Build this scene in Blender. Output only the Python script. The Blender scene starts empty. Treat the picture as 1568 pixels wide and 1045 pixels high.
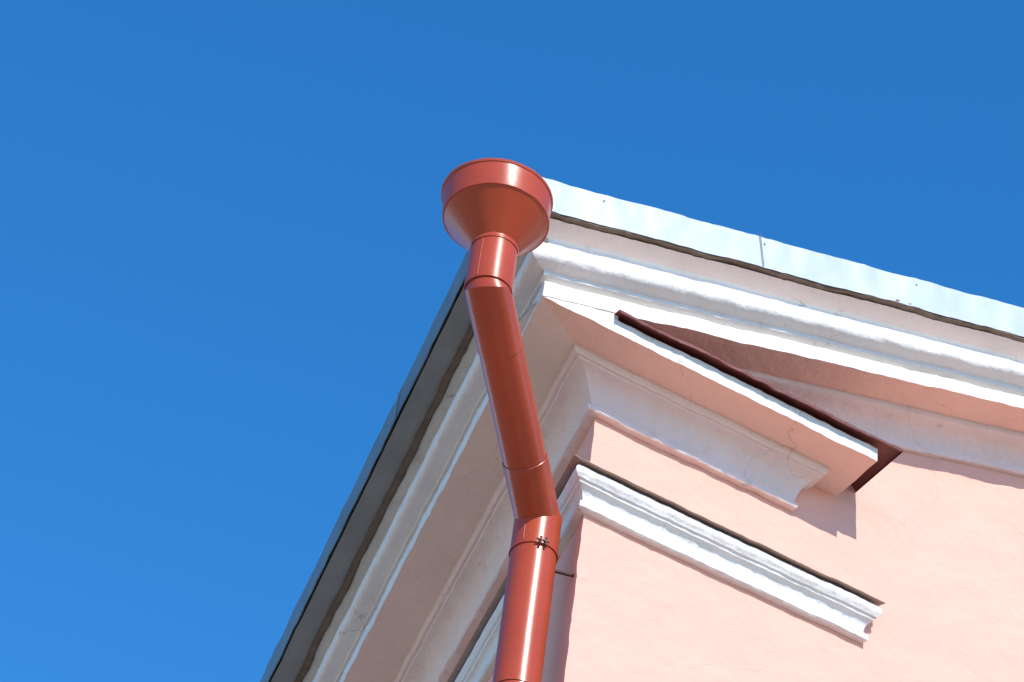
import bpy, bmesh, math
from mathutils import Vector, Matrix, noise
scene=bpy.context.scene
rad=math.radians
# ---------------------------------------------------------------- camera
roll,elev,ax=rad(8.24),rad(42),rad(25.49)
CAM=Vector((-3.16,-6.029,-5.888))
r=Vector((math.cos(ax),-math.sin(ax),0));F=Vector((math.sin(ax),math.cos(ax),0));Z=Vector((0,0,1))
fw=math.sin(elev)*Z+math.cos(elev)*F; u=math.cos(elev)*Z-math.sin(elev)*F
xa=math.cos(roll)*r+math.sin(roll)*u; upv=-math.sin(roll)*r+math.cos(roll)*u
cd=bpy.data.cameras.new("camera"); cam=bpy.data.objects.new("camera",cd); scene.collection.objects.link(cam)
M=Matrix((xa,upv,-fw)).transposed().to_4x4(); M.translation=CAM
cam.matrix_world=M; cd.sensor_width=36; cd.lens=114.8; cd.clip_start=.05; cd.clip_end=5000
scene.camera=cam
la=rad(77.46); L=Vector((math.cos(la),math.sin(la),0)); NS=Vector((-math.sin(la),math.cos(la),0))
F0=Vector((-.5565,-.3826,.206))     # centre of the funnel rim
A=Vector((-.0956,.0768,-.3657))     # where the slanted pipe meets the lower pipe
# ---------------------------------------------------------------- materials
def mat(name,base,rough=.8,metal=0,coat=0,var=.06,vscale=3,bump=.2,bscale=60,bump2=0,b2scale=8,dirt=None,dirtamt=0,dirtscale=5,spec=.5,bdist=.004,crack=0,lines=0):
    m=bpy.data.materials.new(name); m.use_nodes=True; nt=m.node_tree; N=nt.nodes; b=N["Principled BSDF"]
    b.inputs["Roughness"].default_value=rough; b.inputs["Metallic"].default_value=metal
    b.inputs["Coat Weight"].default_value=coat; b.inputs["Coat Roughness"].default_value=.12
    b.inputs["Specular IOR Level"].default_value=spec
    tc=N.new("ShaderNodeTexCoord")
    n1=N.new("ShaderNodeTexNoise"); n1.inputs["Scale"].default_value=vscale; n1.inputs["Detail"].default_value=8; n1.inputs["Roughness"].default_value=.65
    nt.links.new(tc.outputs["Object"],n1.inputs["Vector"])
    cr=N.new("ShaderNodeValToRGB"); cr.color_ramp.elements[0].position=.3; cr.color_ramp.elements[1].position=.7
    cr.color_ramp.elements[0].color=tuple(max(0,c*(1-var)) for c in base)+(1,)
    cr.color_ramp.elements[1].color=tuple(min(1,c*(1+var)) for c in base)+(1,)
    nt.links.new(n1.outputs["Fac"],cr.inputs["Fac"]); col=cr.outputs["Color"]
    def over(col,fac,c):
        mx=N.new("ShaderNodeMix"); mx.data_type='RGBA'; mx.inputs[7].default_value=tuple(c)+(1,)
        nt.links.new(fac,mx.inputs[0]); nt.links.new(col,mx.inputs[6]); return mx.outputs[2]
    if dirt:
        n2=N.new("ShaderNodeTexNoise"); n2.inputs["Scale"].default_value=dirtscale; n2.inputs["Detail"].default_value=12; n2.inputs["Roughness"].default_value=.75
        nt.links.new(tc.outputs["Object"],n2.inputs["Vector"])
        mr=N.new("ShaderNodeMapRange"); mr.inputs[1].default_value=.58; mr.inputs[2].default_value=.70; mr.inputs[4].default_value=dirtamt
        nt.links.new(n2.outputs["Fac"],mr.inputs[0]); col=over(col,mr.outputs[0],dirt)
    if crack:
        n3=N.new("ShaderNodeTexNoise"); n3.inputs["Scale"].default_value=24; n3.inputs["Detail"].default_value=10; n3.inputs["Roughness"].default_value=.7
        nt.links.new(tc.outputs["Object"],n3.inputs["Vector"])
        m3=N.new("ShaderNodeMapRange"); m3.inputs[1].default_value=.67; m3.inputs[2].default_value=.70; m3.inputs[4].default_value=crack
        nt.links.new(n3.outputs["Fac"],m3.inputs[0]); col=over(col,m3.outputs[0],tuple(c*.5 for c in base))
    if lines:
        nd=N.new("ShaderNodeTexNoise"); nd.inputs["Scale"].default_value=6; nd.inputs["Detail"].default_value=5
        nt.links.new(tc.outputs["Object"],nd.inputs["Vector"])
        va=N.new("ShaderNodeVectorMath"); va.operation='MULTIPLY_ADD'; va.inputs[1].default_value=(.22,.22,.22)
        nt.links.new(nd.outputs["Color"],va.inputs[0]); nt.links.new(tc.outputs["Object"],va.inputs[2])
        vo=N.new("ShaderNodeTexVoronoi"); vo.feature='DISTANCE_TO_EDGE'; vo.inputs["Scale"].default_value=2.6
        nt.links.new(va.outputs[0],vo.inputs["Vector"])
        m4=N.new("ShaderNodeMapRange"); m4.inputs[1].default_value=.0; m4.inputs[2].default_value=.0045; m4.inputs[3].default_value=lines; m4.inputs[4].default_value=0
        nt.links.new(vo.outputs["Distance"],m4.inputs[0])
        nm=N.new("ShaderNodeTexNoise"); nm.inputs["Scale"].default_value=3.1
        nt.links.new(tc.outputs["Object"],nm.inputs["Vector"])
        m5=N.new("ShaderNodeMapRange"); m5.inputs[1].default_value=.50; m5.inputs[2].default_value=.58
        nt.links.new(nm.outputs["Fac"],m5.inputs[0])
        mu=N.new("ShaderNodeMath"); mu.operation='MULTIPLY'; nt.links.new(m4.outputs[0],mu.inputs[0]); nt.links.new(m5.outputs[0],mu.inputs[1])
        col=over(col,mu.outputs[0],tuple(c*.38 for c in base))
    nt.links.new(col,b.inputs["Base Color"])
    nb=N.new("ShaderNodeTexNoise"); nb.inputs["Scale"].default_value=bscale; nb.inputs["Detail"].default_value=8; nb.inputs["Roughness"].default_value=.6
    nt.links.new(tc.outputs["Object"],nb.inputs["Vector"])
    bp=N.new("ShaderNodeBump"); bp.inputs["Strength"].default_value=bump; bp.inputs["Distance"].default_value=bdist
    nt.links.new(nb.outputs["Fac"],bp.inputs["Height"])
    last=bp
    if bump2:
        nc=N.new("ShaderNodeTexNoise"); nc.inputs["Scale"].default_value=b2scale; nc.inputs["Detail"].default_value=3
        nt.links.new(tc.outputs["Object"],nc.inputs["Vector"])
        b2=N.new("ShaderNodeBump"); b2.inputs["Strength"].default_value=bump2; b2.inputs["Distance"].default_value=.02
        nt.links.new(nc.outputs["Fac"],b2.inputs["Height"]); nt.links.new(bp.outputs["Normal"],b2.inputs["Normal"]); last=b2
    nt.links.new(last.outputs["Normal"],b.inputs["Normal"])
    return m
M_pink=mat("pink_stucco",(.79,.425,.335),.92,var=.03,vscale=2.5,bump=.6,bscale=26,bump2=.55,b2scale=5,dirt=(.70,.365,.29),dirtamt=.4,dirtscale=5,spec=.2,bdist=.007,crack=.3,lines=.25)
M_white=mat("white_lime_paint",(.75,.725,.69),.85,var=.04,vscale=4,bump=.8,bscale=30,bump2=.4,b2scale=10,dirt=(.56,.49,.43),dirtamt=.6,dirtscale=9,spec=.25,bdist=.008,crack=.7,lines=.7)
M_bed=mat("pale_moulding_paint",(.79,.65,.60),.88,var=.05,vscale=4,bump=.8,bscale=30,bump2=.4,b2scale=10,dirt=(.62,.46,.40),dirtamt=.5,dirtscale=9,spec=.2,bdist=.008,crack=.5,lines=.5)
M_soffit=mat("pale_pink_paint",(.83,.57,.47),.9,var=.05,vscale=4,bump=.7,bscale=30,bump2=.4,b2scale=9,dirt=(.66,.45,.37),dirtamt=.4,dirtscale=7,spec=.2,bdist=.008,crack=.5,lines=.4)
M_soffit2=mat("beige_soffit_paint",(.80,.66,.57),.9,var=.05,vscale=4,bump=.7,bscale=30,bump2=.4,b2scale=9,dirt=(.64,.52,.44),dirtamt=.4,dirtscale=7,spec=.2,bdist=.008,crack=.5,lines=.5)
M_metal=mat("zinc_sheet",(.46,.515,.54),.45,metal=.2,var=.05,vscale=2,bump=.05,bscale=30,bump2=.45,b2scale=4,dirt=(.34,.38,.40),dirtamt=.4,dirtscale=14)
M_metal_shade=mat("shaded_eave_metal",(.17,.20,.20),.5,metal=.3,var=.15,vscale=5,bump=.05,bscale=30,bump2=.3,b2scale=4,dirt=(.34,.37,.36),dirtamt=.5,dirtscale=10)  # shade of the eave side put into the dark base colour; blotches are dirt
M_under=mat("eave_metal_underside",(.25,.275,.27),.6,metal=.2,var=.15,vscale=5,bump=.1,bscale=30,bump2=.3,b2scale=4,dirt=(.16,.14,.12),dirtamt=.6,dirtscale=10)
M_wood=mat("old_wood",(.17,.12,.085),.9,var=.3,vscale=20,bump=.5,bscale=80)
M_flash=mat("rusty_red_flashing",(.14,.030,.022),.55,var=.3,vscale=12,bump=.2,bscale=60,dirt=(.05,.03,.025),dirtamt=.8,dirtscale=15)
M_flash2=mat("brown_flashing",(.38,.26,.21),.6,var=.2,vscale=10,bump=.2,bscale=60)
M_pipe=mat("red_painted_steel",(.39,.056,.018),.29,coat=0,var=.09,vscale=6,bump=.03,bscale=25,bump2=.06,b2scale=9,dirt=(.30,.07,.04),dirtamt=.35,dirtscale=25,spec=.45)
M_bolt=mat("bracket_steel",(.10,.05,.04),.5,metal=.6)
M_ground=mat("paving",(.36,.285,.215),.9,var=.15,vscale=.4,bump=.4,bscale=20)
# ---------------------------------------------------------------- helpers
def empty(name):
    e=bpy.data.objects.new(name,None); scene.collection.objects.link(e); return e
def jit(p,a):
    if not a: return p
    return p+a*(noise.noise_vector(p*7)*1.2+noise.noise_vector(p*26+Vector((5,2,9)))*.7+noise.noise_vector(p*60+Vector((1,7,3)))*.4)
def mk(name,verts,faces,m,parent,ang=35,jitter=0):
    me=bpy.data.meshes.new(name); me.from_pydata([tuple(jit(Vector(v),jitter)) for v in verts],[],faces)
    bm=bmesh.new(); bm.from_mesh(me); bmesh.ops.recalc_face_normals(bm,faces=bm.faces); bm.to_mesh(me); bm.free()
    me.materials.append(m); me.shade_smooth(); me.set_sharp_from_angle(angle=rad(ang))
    o=bpy.data.objects.new(name,me); scene.collection.objects.link(o); o.parent=parent; return o
def sweep(name,starts,ends,n,m,parent,jitter=.002,ang=35):
    v=[];f=[];k=len(starts)
    for i in range(n+1):
        t=i/n
        for s,e in zip(starts,ends): v.append(Vector(s).lerp(Vector(e),t))
    for i in range(n):
        for j in range(k-1): f.append((i*k+j,i*k+j+1,(i+1)*k+j+1,(i+1)*k+j))
    return mk(name,v,f,m,parent,ang,jitter)
def dens(pts,step=.012):
    out=[pts[0]]
    for a,b in zip(pts,pts[1:]):
        d=math.dist(a,b); n=max(1,int(d/step))
        for i in range(1,n+1): out.append(tuple(a[q]+(b[q]-a[q])*i/n for q in range(len(a))))
    return out
def curve(p0,p1,p2,n=5):
    return [tuple((1-t)**2*p0[q]+2*t*(1-t)*p1[q]+t*t*p2[q] for q in (0,1)) for t in [i/n for i in range(n+1)]]
SL=.294
zb=lambda x:.134+SL*(x+.31)
XR=3.5
DL=9.0
JW=.0027
house=empty("pink_stucco_house")
# ---------------------------------------------------------------- profiles (offset, z)
bed=[(0,0),(.02,0),(.024,.004),(.024,.018),(.018,.022),(.014,.026)]+curve((.016,.030),(.03,.10),(.074,.106),7)+[(.076,.112),(.083,.112),(.088,.118),(.09,.134)]
upper=[(.2,0),(.2,.052),(.184,.056),(.184,.066),(.192,.067),(.205,.074),(.206,.086),(.214,.09)]+curve((.226,.094),(.252,.10),(.248,.132),5)+curve((.248,.137),(.246,.168),(.214,.178),5)+[(.208,.182),(.206,.205),(.214,.212)]
crown=[(.214,.212),(.262,.236)]
MX=1.55
cut=.70
rbed=[(0,-.10),(.014,-.10),(.018,-.096),(.018,-.084),(.014,-.08)]+curve((.014,-.077),(.03,-.03),(.076,-.026),6)+[(.082,-.024),(.09,-.02),(.09,-.003)]
def rk(name,pp,m,k=1):
    sweep(name,[(-MX*o,-o,zb(-MX*o)+h) for o,h in pp],[(XR,-o,zb(XR)+h*k) for o,h in pp],300,m,house,JW)
rk("raking_bed_moulding",dens(rbed),M_bed)
rk("raking_soffit",dens([(.09,-.003),(.2,0)],.03),M_soffit)
rk("raking_cornice",dens(upper),M_white,cut)
rk("raking_crown",dens(crown),M_bed,cut)
def side(pt,d): return (pt[0]+L.x*d,pt[1]+L.y*d,pt[2])
def sd_(name,pp,m):
    st=[(-MX*o,-o,z) for o,z in pp]; sweep(name,st,[side(p,DL) for p in st],420,m,house,JW)
sd_("eave_bed_moulding",dens(bed),M_bed)
sd_("eave_soffit",dens([(.09,.134),(.2,.134)],.03),M_soffit2)
sd_("eave_cornice",[(o,zb(-MX*o)+h) for o,h in dens(upper)],M_white)
sd_("eave_crown",[(o,zb(-MX*o)+h) for o,h in dens(crown)],M_white)
xe=lambda o:.64+.82*o
def rt(name,pp,m):
    st=[(-MX*o,-o,z) for o,z in pp]; en=[(xe(o),-o,z) for o,z in pp]
    sweep(name,st,en,100,m,house,.0026)
    sweep(name+"_end",en,[(xe(o),.004,z) for o,z in pp],10,m,house,.0026)
rt("return_bed_moulding",dens(bed),M_bed)
rt("return_soffit",dens([(.09,.134),(.198,.1335)],.03),M_soffit)
rt("return_band",dens([(.198,.1335),(.198,.180)])+[(.0,.200)],M_white)
mk("plaster_fill",[(-.30,-.1975,.15),(-.07,-.1975,.15),(-.07,-.1975,.23),(-.30,-.1975,.16),(-.30,-.02,.15),(-.07,-.02,.15),(-.07,-.02,.23),(-.30,-.02,.16)],[(0,1,2,3),(1,5,6,2),(0,4,5,1),(3,2,6,7)],M_white,house)
# lower string moulding
lp=dens([(0,-.345),(.018,-.345),(.023,-.341),(.023,-.324),(.012,-.320),(.012,-.311)]+curve((.012,-.308),(.016,-.278),(.034,-.275),5)+[(.036,-.268),(.042,-.266)]+curve((.043,-.263),(.056,-.252),(.050,-.240),4)+[(.046,-.234),(.044,-.228),(0,-.224)],.008)
MX2=1.3
st=[(-MX2*o,-o,z) for o,z in lp]; en=[(.898+.8*o,-o,z) for o,z in lp]
sweep("string_moulding",st,en,140,M_white,house,.0025)
sweep("string_moulding_end",en,[(.898+.8*o,.004,z) for o,z in lp],3,M_white,house,.0025)
sweep("string_moulding_side",st,[side(p,DL) for p in st],300,M_white,house,.0025)
fp=[(0,-.196),(.056,-.215),(.061,-.221),(.057,-.221),(0,-.201)]
st=[(-MX2*o-.004,-o,z) for o,z in fp]; en=[(.945,-o,z) for o,z in fp]
sweep("string_flashing",st,en,90,M_flash2,house,.0026)
sweep("string_flashing_side",st,[side(p,DL) for p in st],100,M_flash2,house,.001)
# cornice return flashing
fz=lambda o:.226-.15*o
n=80; v=[];f=[]
OF=.226
prof=[0,.08,.16,OF]
for i in range(n+1):
    x=-.085+(.868+.085)*i/n
    for o in prof:
        z=fz(o)
        if x>.80: z=min(z,fz(OF)+(.868-x)*.7)
        v.append((x,-o,z))
    v.append((x,-OF-.001,fz(OF)-.010)); v.append((x,-OF+.006,fz(OF)-.008))
k=6
for i in range(n):
    for j in range(k-1): f.append((i*k+j,i*k+j+1,(i+1)*k+j+1,(i+1)*k+j))
mk("return_flashing",v,f,M_flash,house,30,.004)
zf=fz(OF)
mk("return_flashing_lip",[(.868,-OF,zf),(.868,0,zf),(.868,0,zf-.010),(.868,-OF,zf-.010)],[(0,1,2,3)],M_flash,house,30,.004)
# roof edge metal
def rcorner(g,s): return (-(s+.217*g)/.976,-g)
GF=.280
re_=[(GF-.004,.43,.006),(GF,.435,0),(GF-.002,.435,.04),(GF-.002,.435,.085),(GF-.002,.435,.118),(GF-.010,.425,.126),(0,.2,.15)]
def rz(x): return .370+.275*(x+.34)
xc=rcorner(GF,.435)[0]
S=[];G=[]
for g,s,dz in re_:
    x,y=rcorner(g,s); S.append((x,y,rz(xc)+dz)); G.append((XR,y,rz(XR)+dz))
sweep("rake_flashing",S,G,200,M_metal,house,.003)
sweep("eave_fascia",S,[side(p,DL+.3) for p in S],200,M_metal_shade,house,.003)
def sp3(s,z,g=GF):
    x,y=rcorner(g,s); return (x,y,z)
z0=rz(xc)
def strip(name,pts,m,j=.002,n=160): sweep(name,pts,[side(p,DL) for p in pts],n,m,house,j)
strip("eave_underside",[sp3(.355,z0+.012),sp3(.425,z0+.005)],M_under)
strip("eave_board",[sp3(.332,z0+.012),sp3(.340,z0+.002),sp3(.354,z0+.001),sp3(.356,z0+.014)],M_wood,.005,300)
w=[(.250,.014),(.258,-.006),(.277,-.003),(.277,.010)]
sweep("rake_board",[(-MX*g,-g,rz(-MX*g)+dz) for g,dz in w],[(XR,-g,rz(XR)+dz) for g,dz in w],260,M_wood,house,.006)
for i,x in enumerate((.33,2.2)):
    mk(f"flashing_seam_{i+1}",[(x,-GF-.003,rz(x)),(x+.003,-GF-.003,rz(x)),(x-.018,-GF-.003,rz(x)+.12),(x-.021,-GF-.003,rz(x)+.12)],[(0,1,2,3)],M_wood,house)
for i,d in enumerate((1.0,2.9,5.2,7.4)):
    a=S[1];b_=S[4]
    q=[Vector(side(a,d)),Vector(side(a,d+.012)),Vector(side(b_,d+.012)),Vector(side(b_,d))]
    mk(f"eave_seam_{i+1}",[x+NS*.006 for x in q],[(0,1,2,3)],M_under,house)
v=[];f=[]
for i in range(7):
    x=-.2+i*.53; zc=rz(x)+.092
    b0=len(v)
    v.append((x,-GF-.0045,zc))
    for s in range(8): v.append((x+.003*math.cos(s*math.pi/4),-GF-.001,zc+.003*math.sin(s*math.pi/4)))
    for s in range(8): f.append((b0,b0+1+s,b0+1+(s+1)%8))
mk("flashing_rivets",v,f,M_metal_shade,house)
# walls
ZG=-7.5
B0=L*DL
def grid(name,n1,n2,fn):
    v=[fn(i/n1,j/n2) for i in range(n1+1) for j in range(n2+1)]
    f=[(i*(n2+1)+j,(i+1)*(n2+1)+j,(i+1)*(n2+1)+j+1,i*(n2+1)+j+1) for i in range(n1) for j in range(n2)]
    mk(name,v,f,M_pink,house,60,.0026)
zw0=-1.4
grid("gable_wall_upper",130,90,lambda a,b:(XR*a,0,zw0+(zb(XR*a)+.02-zw0)*b))
grid("side_wall_upper",200,40,lambda a,b:(L.x*DL*a,L.y*DL*a,zw0+(zb(0)+.02-zw0)*b))
wl=[(0,0,ZG),(XR,0,ZG),(XR,0,zw0),(0,0,zw0),(B0.x,B0.y,ZG),(XR,B0.y,ZG),(XR,B0.y,zb(0)+.2),(B0.x,B0.y,zb(0)+.1),(B0.x,B0.y,zw0)]
mk("walls",wl,[(0,1,2,3),(0,3,8,4),(4,5,6,7)],M_pink,house)
x0,y0=rcorner(.25,.435); Zt=z0+.14
rb=(x0+L.x*(DL+.3),y0+L.y*(DL+.3),Zt)
zr=rz(XR)+.14
mk("roof",[(x0+.02,y0+.02,Zt),(XR,y0+.02,zr),(XR,rb[1],Zt+.275*(XR-rb[0])),rb],[(0,1,2,3)],M_metal,house)
for o in list(house.children):
    me=o.data.copy()
    for vv in me.vertices: vv.co.x=2*XR-vv.co.x
    me.flip_normals()
    q=bpy.data.objects.new(o.name+"_east",me); scene.collection.objects.link(q); q.parent=house
# ---------------------------------------------------------------- downpipe
pipe=empty("rain_downpipe")
def lathe(name,c,prof,m,seg=96,tilt=Vector((0,0,0)),zref=-.19):
    v=[];f=[];k=len(prof)
    for i in range(seg):
        a=2*math.pi*i/seg
        for rr,z in prof:
            t=tilt*((z-zref)/-zref)
            v.append((c.x+t.x+rr*math.cos(a),c.y+t.y+rr*math.sin(a),c.z+z))
    for i in range(seg):
        i2=(i+1)%seg
        for j in range(k-1): f.append((i*k+j,i2*k+j,i2*k+j+1,i*k+j+1))
    return mk(name,v,f,m,pipe,25,.0014)
def tube(name,path,rr,m,seg=56,caps=False,j=0):
    path=[Vector(p) for p in path]; v=[];f=[]
    for i,p in enumerate(path):
        d1=(path[i]-path[i-1]).normalized() if i>0 else None
        d2=(path[i+1]-path[i]).normalized() if i<len(path)-1 else None
        if d1 is not None and d2 is not None and d1.dot(d2)<0: d2=-d2
        d=(d1+d2).normalized() if (d1 is not None and d2 is not None) else (d1 if d2 is None else d2)
        base=d1 if d2 is None else d2
        if base.z>0: base=-base
        ex=base.cross(Vector((0,1,0))).normalized() if abs(base.y)<.9 else base.cross(Vector((1,0,0))).normalized()
        ey=base.cross(ex).normalized()
        R=rr[i] if isinstance(rr,(list,tuple)) else rr
        for s in range(seg):
            a=2*math.pi*s/seg; q=ex*math.cos(a)*R+ey*math.sin(a)*R
            q=q-base*(q.dot(d)/base.dot(d)); v.append(p+q)
    for i in range(len(path)-1):
        for s in range(seg):
            s2=(s+1)%seg; f.append((i*seg+s,i*seg+s2,(i+1)*seg+s2,(i+1)*seg+s))
    if caps: f.append(tuple(range(seg))); f.append(tuple((len(path)-1)*seg+s for s in range(seg)))
    return mk(name,v,f,m,pipe,25,j)
tl=-r*.014
lathe("funnel",F0,[(.056,-.19),(.0615,-.183),(.138,-.083),(.1425,-.0815),(.1425,-.077),(.1465,-.006),(.149,-.005),(.151,0),(.149,.004),(.146,.003),(.142,-.004),(.138,-.078),(.058,-.178)],M_pipe,tilt=tl)
def down(z): return Vector((F0.x,F0.y,F0.z+z))
B=down(-.335)
tube("neck",[down(-.175),down(-.19),down(-.338),down(-.339),down(-.325)],[.0625,.0625,.0640,.0612,.0605],M_pipe)
tube("neck_collar",[down(-.196),down(-.186)],[.0645,.0640],M_pipe)
sd=(A-B).normalized(); SLn=(A-B).length
tube("elbow_upper",[down(-.30),B,B+sd*.17,B+sd*.171,B+sd*.165],[.0600,.0605,.0605,.0585,.0580],M_pipe)
tube("slanted_tube",[B+sd*.14,B+sd*(SLn-.17)],.0588,M_pipe)
tube("elbow_lower",[B+sd*(SLn-.165),B+sd*(SLn-.19),B+sd*(SLn-.189),A-sd*.03,A-sd*.008-Vector((0,0,.006)),A-Vector((0,0,.04))],[.0585,.0600,.0614,.0612,.0612,.0612],M_pipe)
def lo(z): return A+Vector((0,0,z))
tube("collar",[lo(-.01),lo(.004),lo(.006),lo(-.002),lo(-.12)],[.060,.0636,.0650,.0642,.0638],M_pipe)
tube("clamp",[lo(-.126),lo(-.1255),lo(-.1195),lo(-.119)],[.0635,.0660,.0660,.0635],M_pipe)
tube("lower_pipe",[lo(-.10),lo(-.72),lo(-6.3)],[.0625,.0625,.0625],M_pipe)
tube("pipe_joint",[lo(-.578),lo(-.572),lo(-.570)],[.0650,.0650,.062],M_pipe)
tube("shoe",[lo(-6.3),lo(-6.42),lo(-6.55)+Vector((-.14,-.05,0))],.066,M_pipe)
dirc=(CAM-F0); dirc.z=0; dirc.normalize()
s_=Matrix.Rotation(rad(-33),3,'Z')@dirc
tube("neck_seam",[down(-.20)+s_*.0627,down(-.333)+s_*.0637],.0016,M_pipe,8,True)
tube("collar_seam",[lo(-.005)+s_*.0643,lo(-.115)+s_*.0638],.0016,M_pipe,8,True)
bd=Matrix.Rotation(rad(14),3,'Z')@dirc
t_=bd.cross(Z)
for k_,dx in enumerate((-.009,.006)):
    tube(f"clamp_lug_{k_+1}",[lo(-.135)+bd*.072+t_*dx,lo(-.110)+bd*.072+t_*dx],.0035,M_bolt,10,True)
tube("clamp_bolt",[lo(-.122)+bd*.074-t_*.018,lo(-.122)+bd*.074+t_*.018],.0028,M_bolt,10,True)
tube("bracket_rod",[lo(-.155),Vector((.012,.02,A.z-.175))],.005,M_bolt,12,True)
# ---------------------------------------------------------------- ground
me=bpy.data.meshes.new("ground"); me.from_pydata([(-1500,-1500,ZG),(1500,-1500,ZG),(1500,1500,ZG),(-1500,1500,ZG)],[],[(0,1,2,3)])
me.materials.append(M_ground); go=bpy.data.objects.new("ground",me); scene.collection.objects.link(go)
# ---------------------------------------------------------------- light
SD=Vector((-.04,-1,.74)).normalized()
sl=bpy.data.lights.new("sun","SUN"); sl.energy=5.0; sl.angle=rad(.5); sl.color=(1,.94,.86)
so=bpy.data.objects.new("sun",sl); scene.collection.objects.link(so); so.rotation_euler=(-SD).to_track_quat('-Z','Y').to_euler()
wld=bpy.data.worlds.new("World"); scene.world=wld; wld.use_nodes=True; nt=wld.node_tree
sk=nt.nodes.new("ShaderNodeTexSky"); sk.sky_type='NISHITA'; sk.sun_disc=False
sk.sun_elevation=math.asin(SD.z); sk.sun_rotation=math.atan2(SD.x,SD.y); sk.air_density=1; sk.dust_density=0; sk.ozone_density=3; sk.altitude=1500
hs=nt.nodes.new("ShaderNodeHueSaturation"); hs.inputs["Saturation"].default_value=1.31; hs.inputs["Value"].default_value=1.9
nt.links.new(sk.outputs[0],hs.inputs["Color"]); nt.links.new(hs.outputs[0],nt.nodes["Background"].inputs[0]); nt.nodes["Background"].inputs[1].default_value=.15
scene.view_settings.view_transform='Standard'; scene.view_settings.look='None'; scene.view_settings.exposure=0
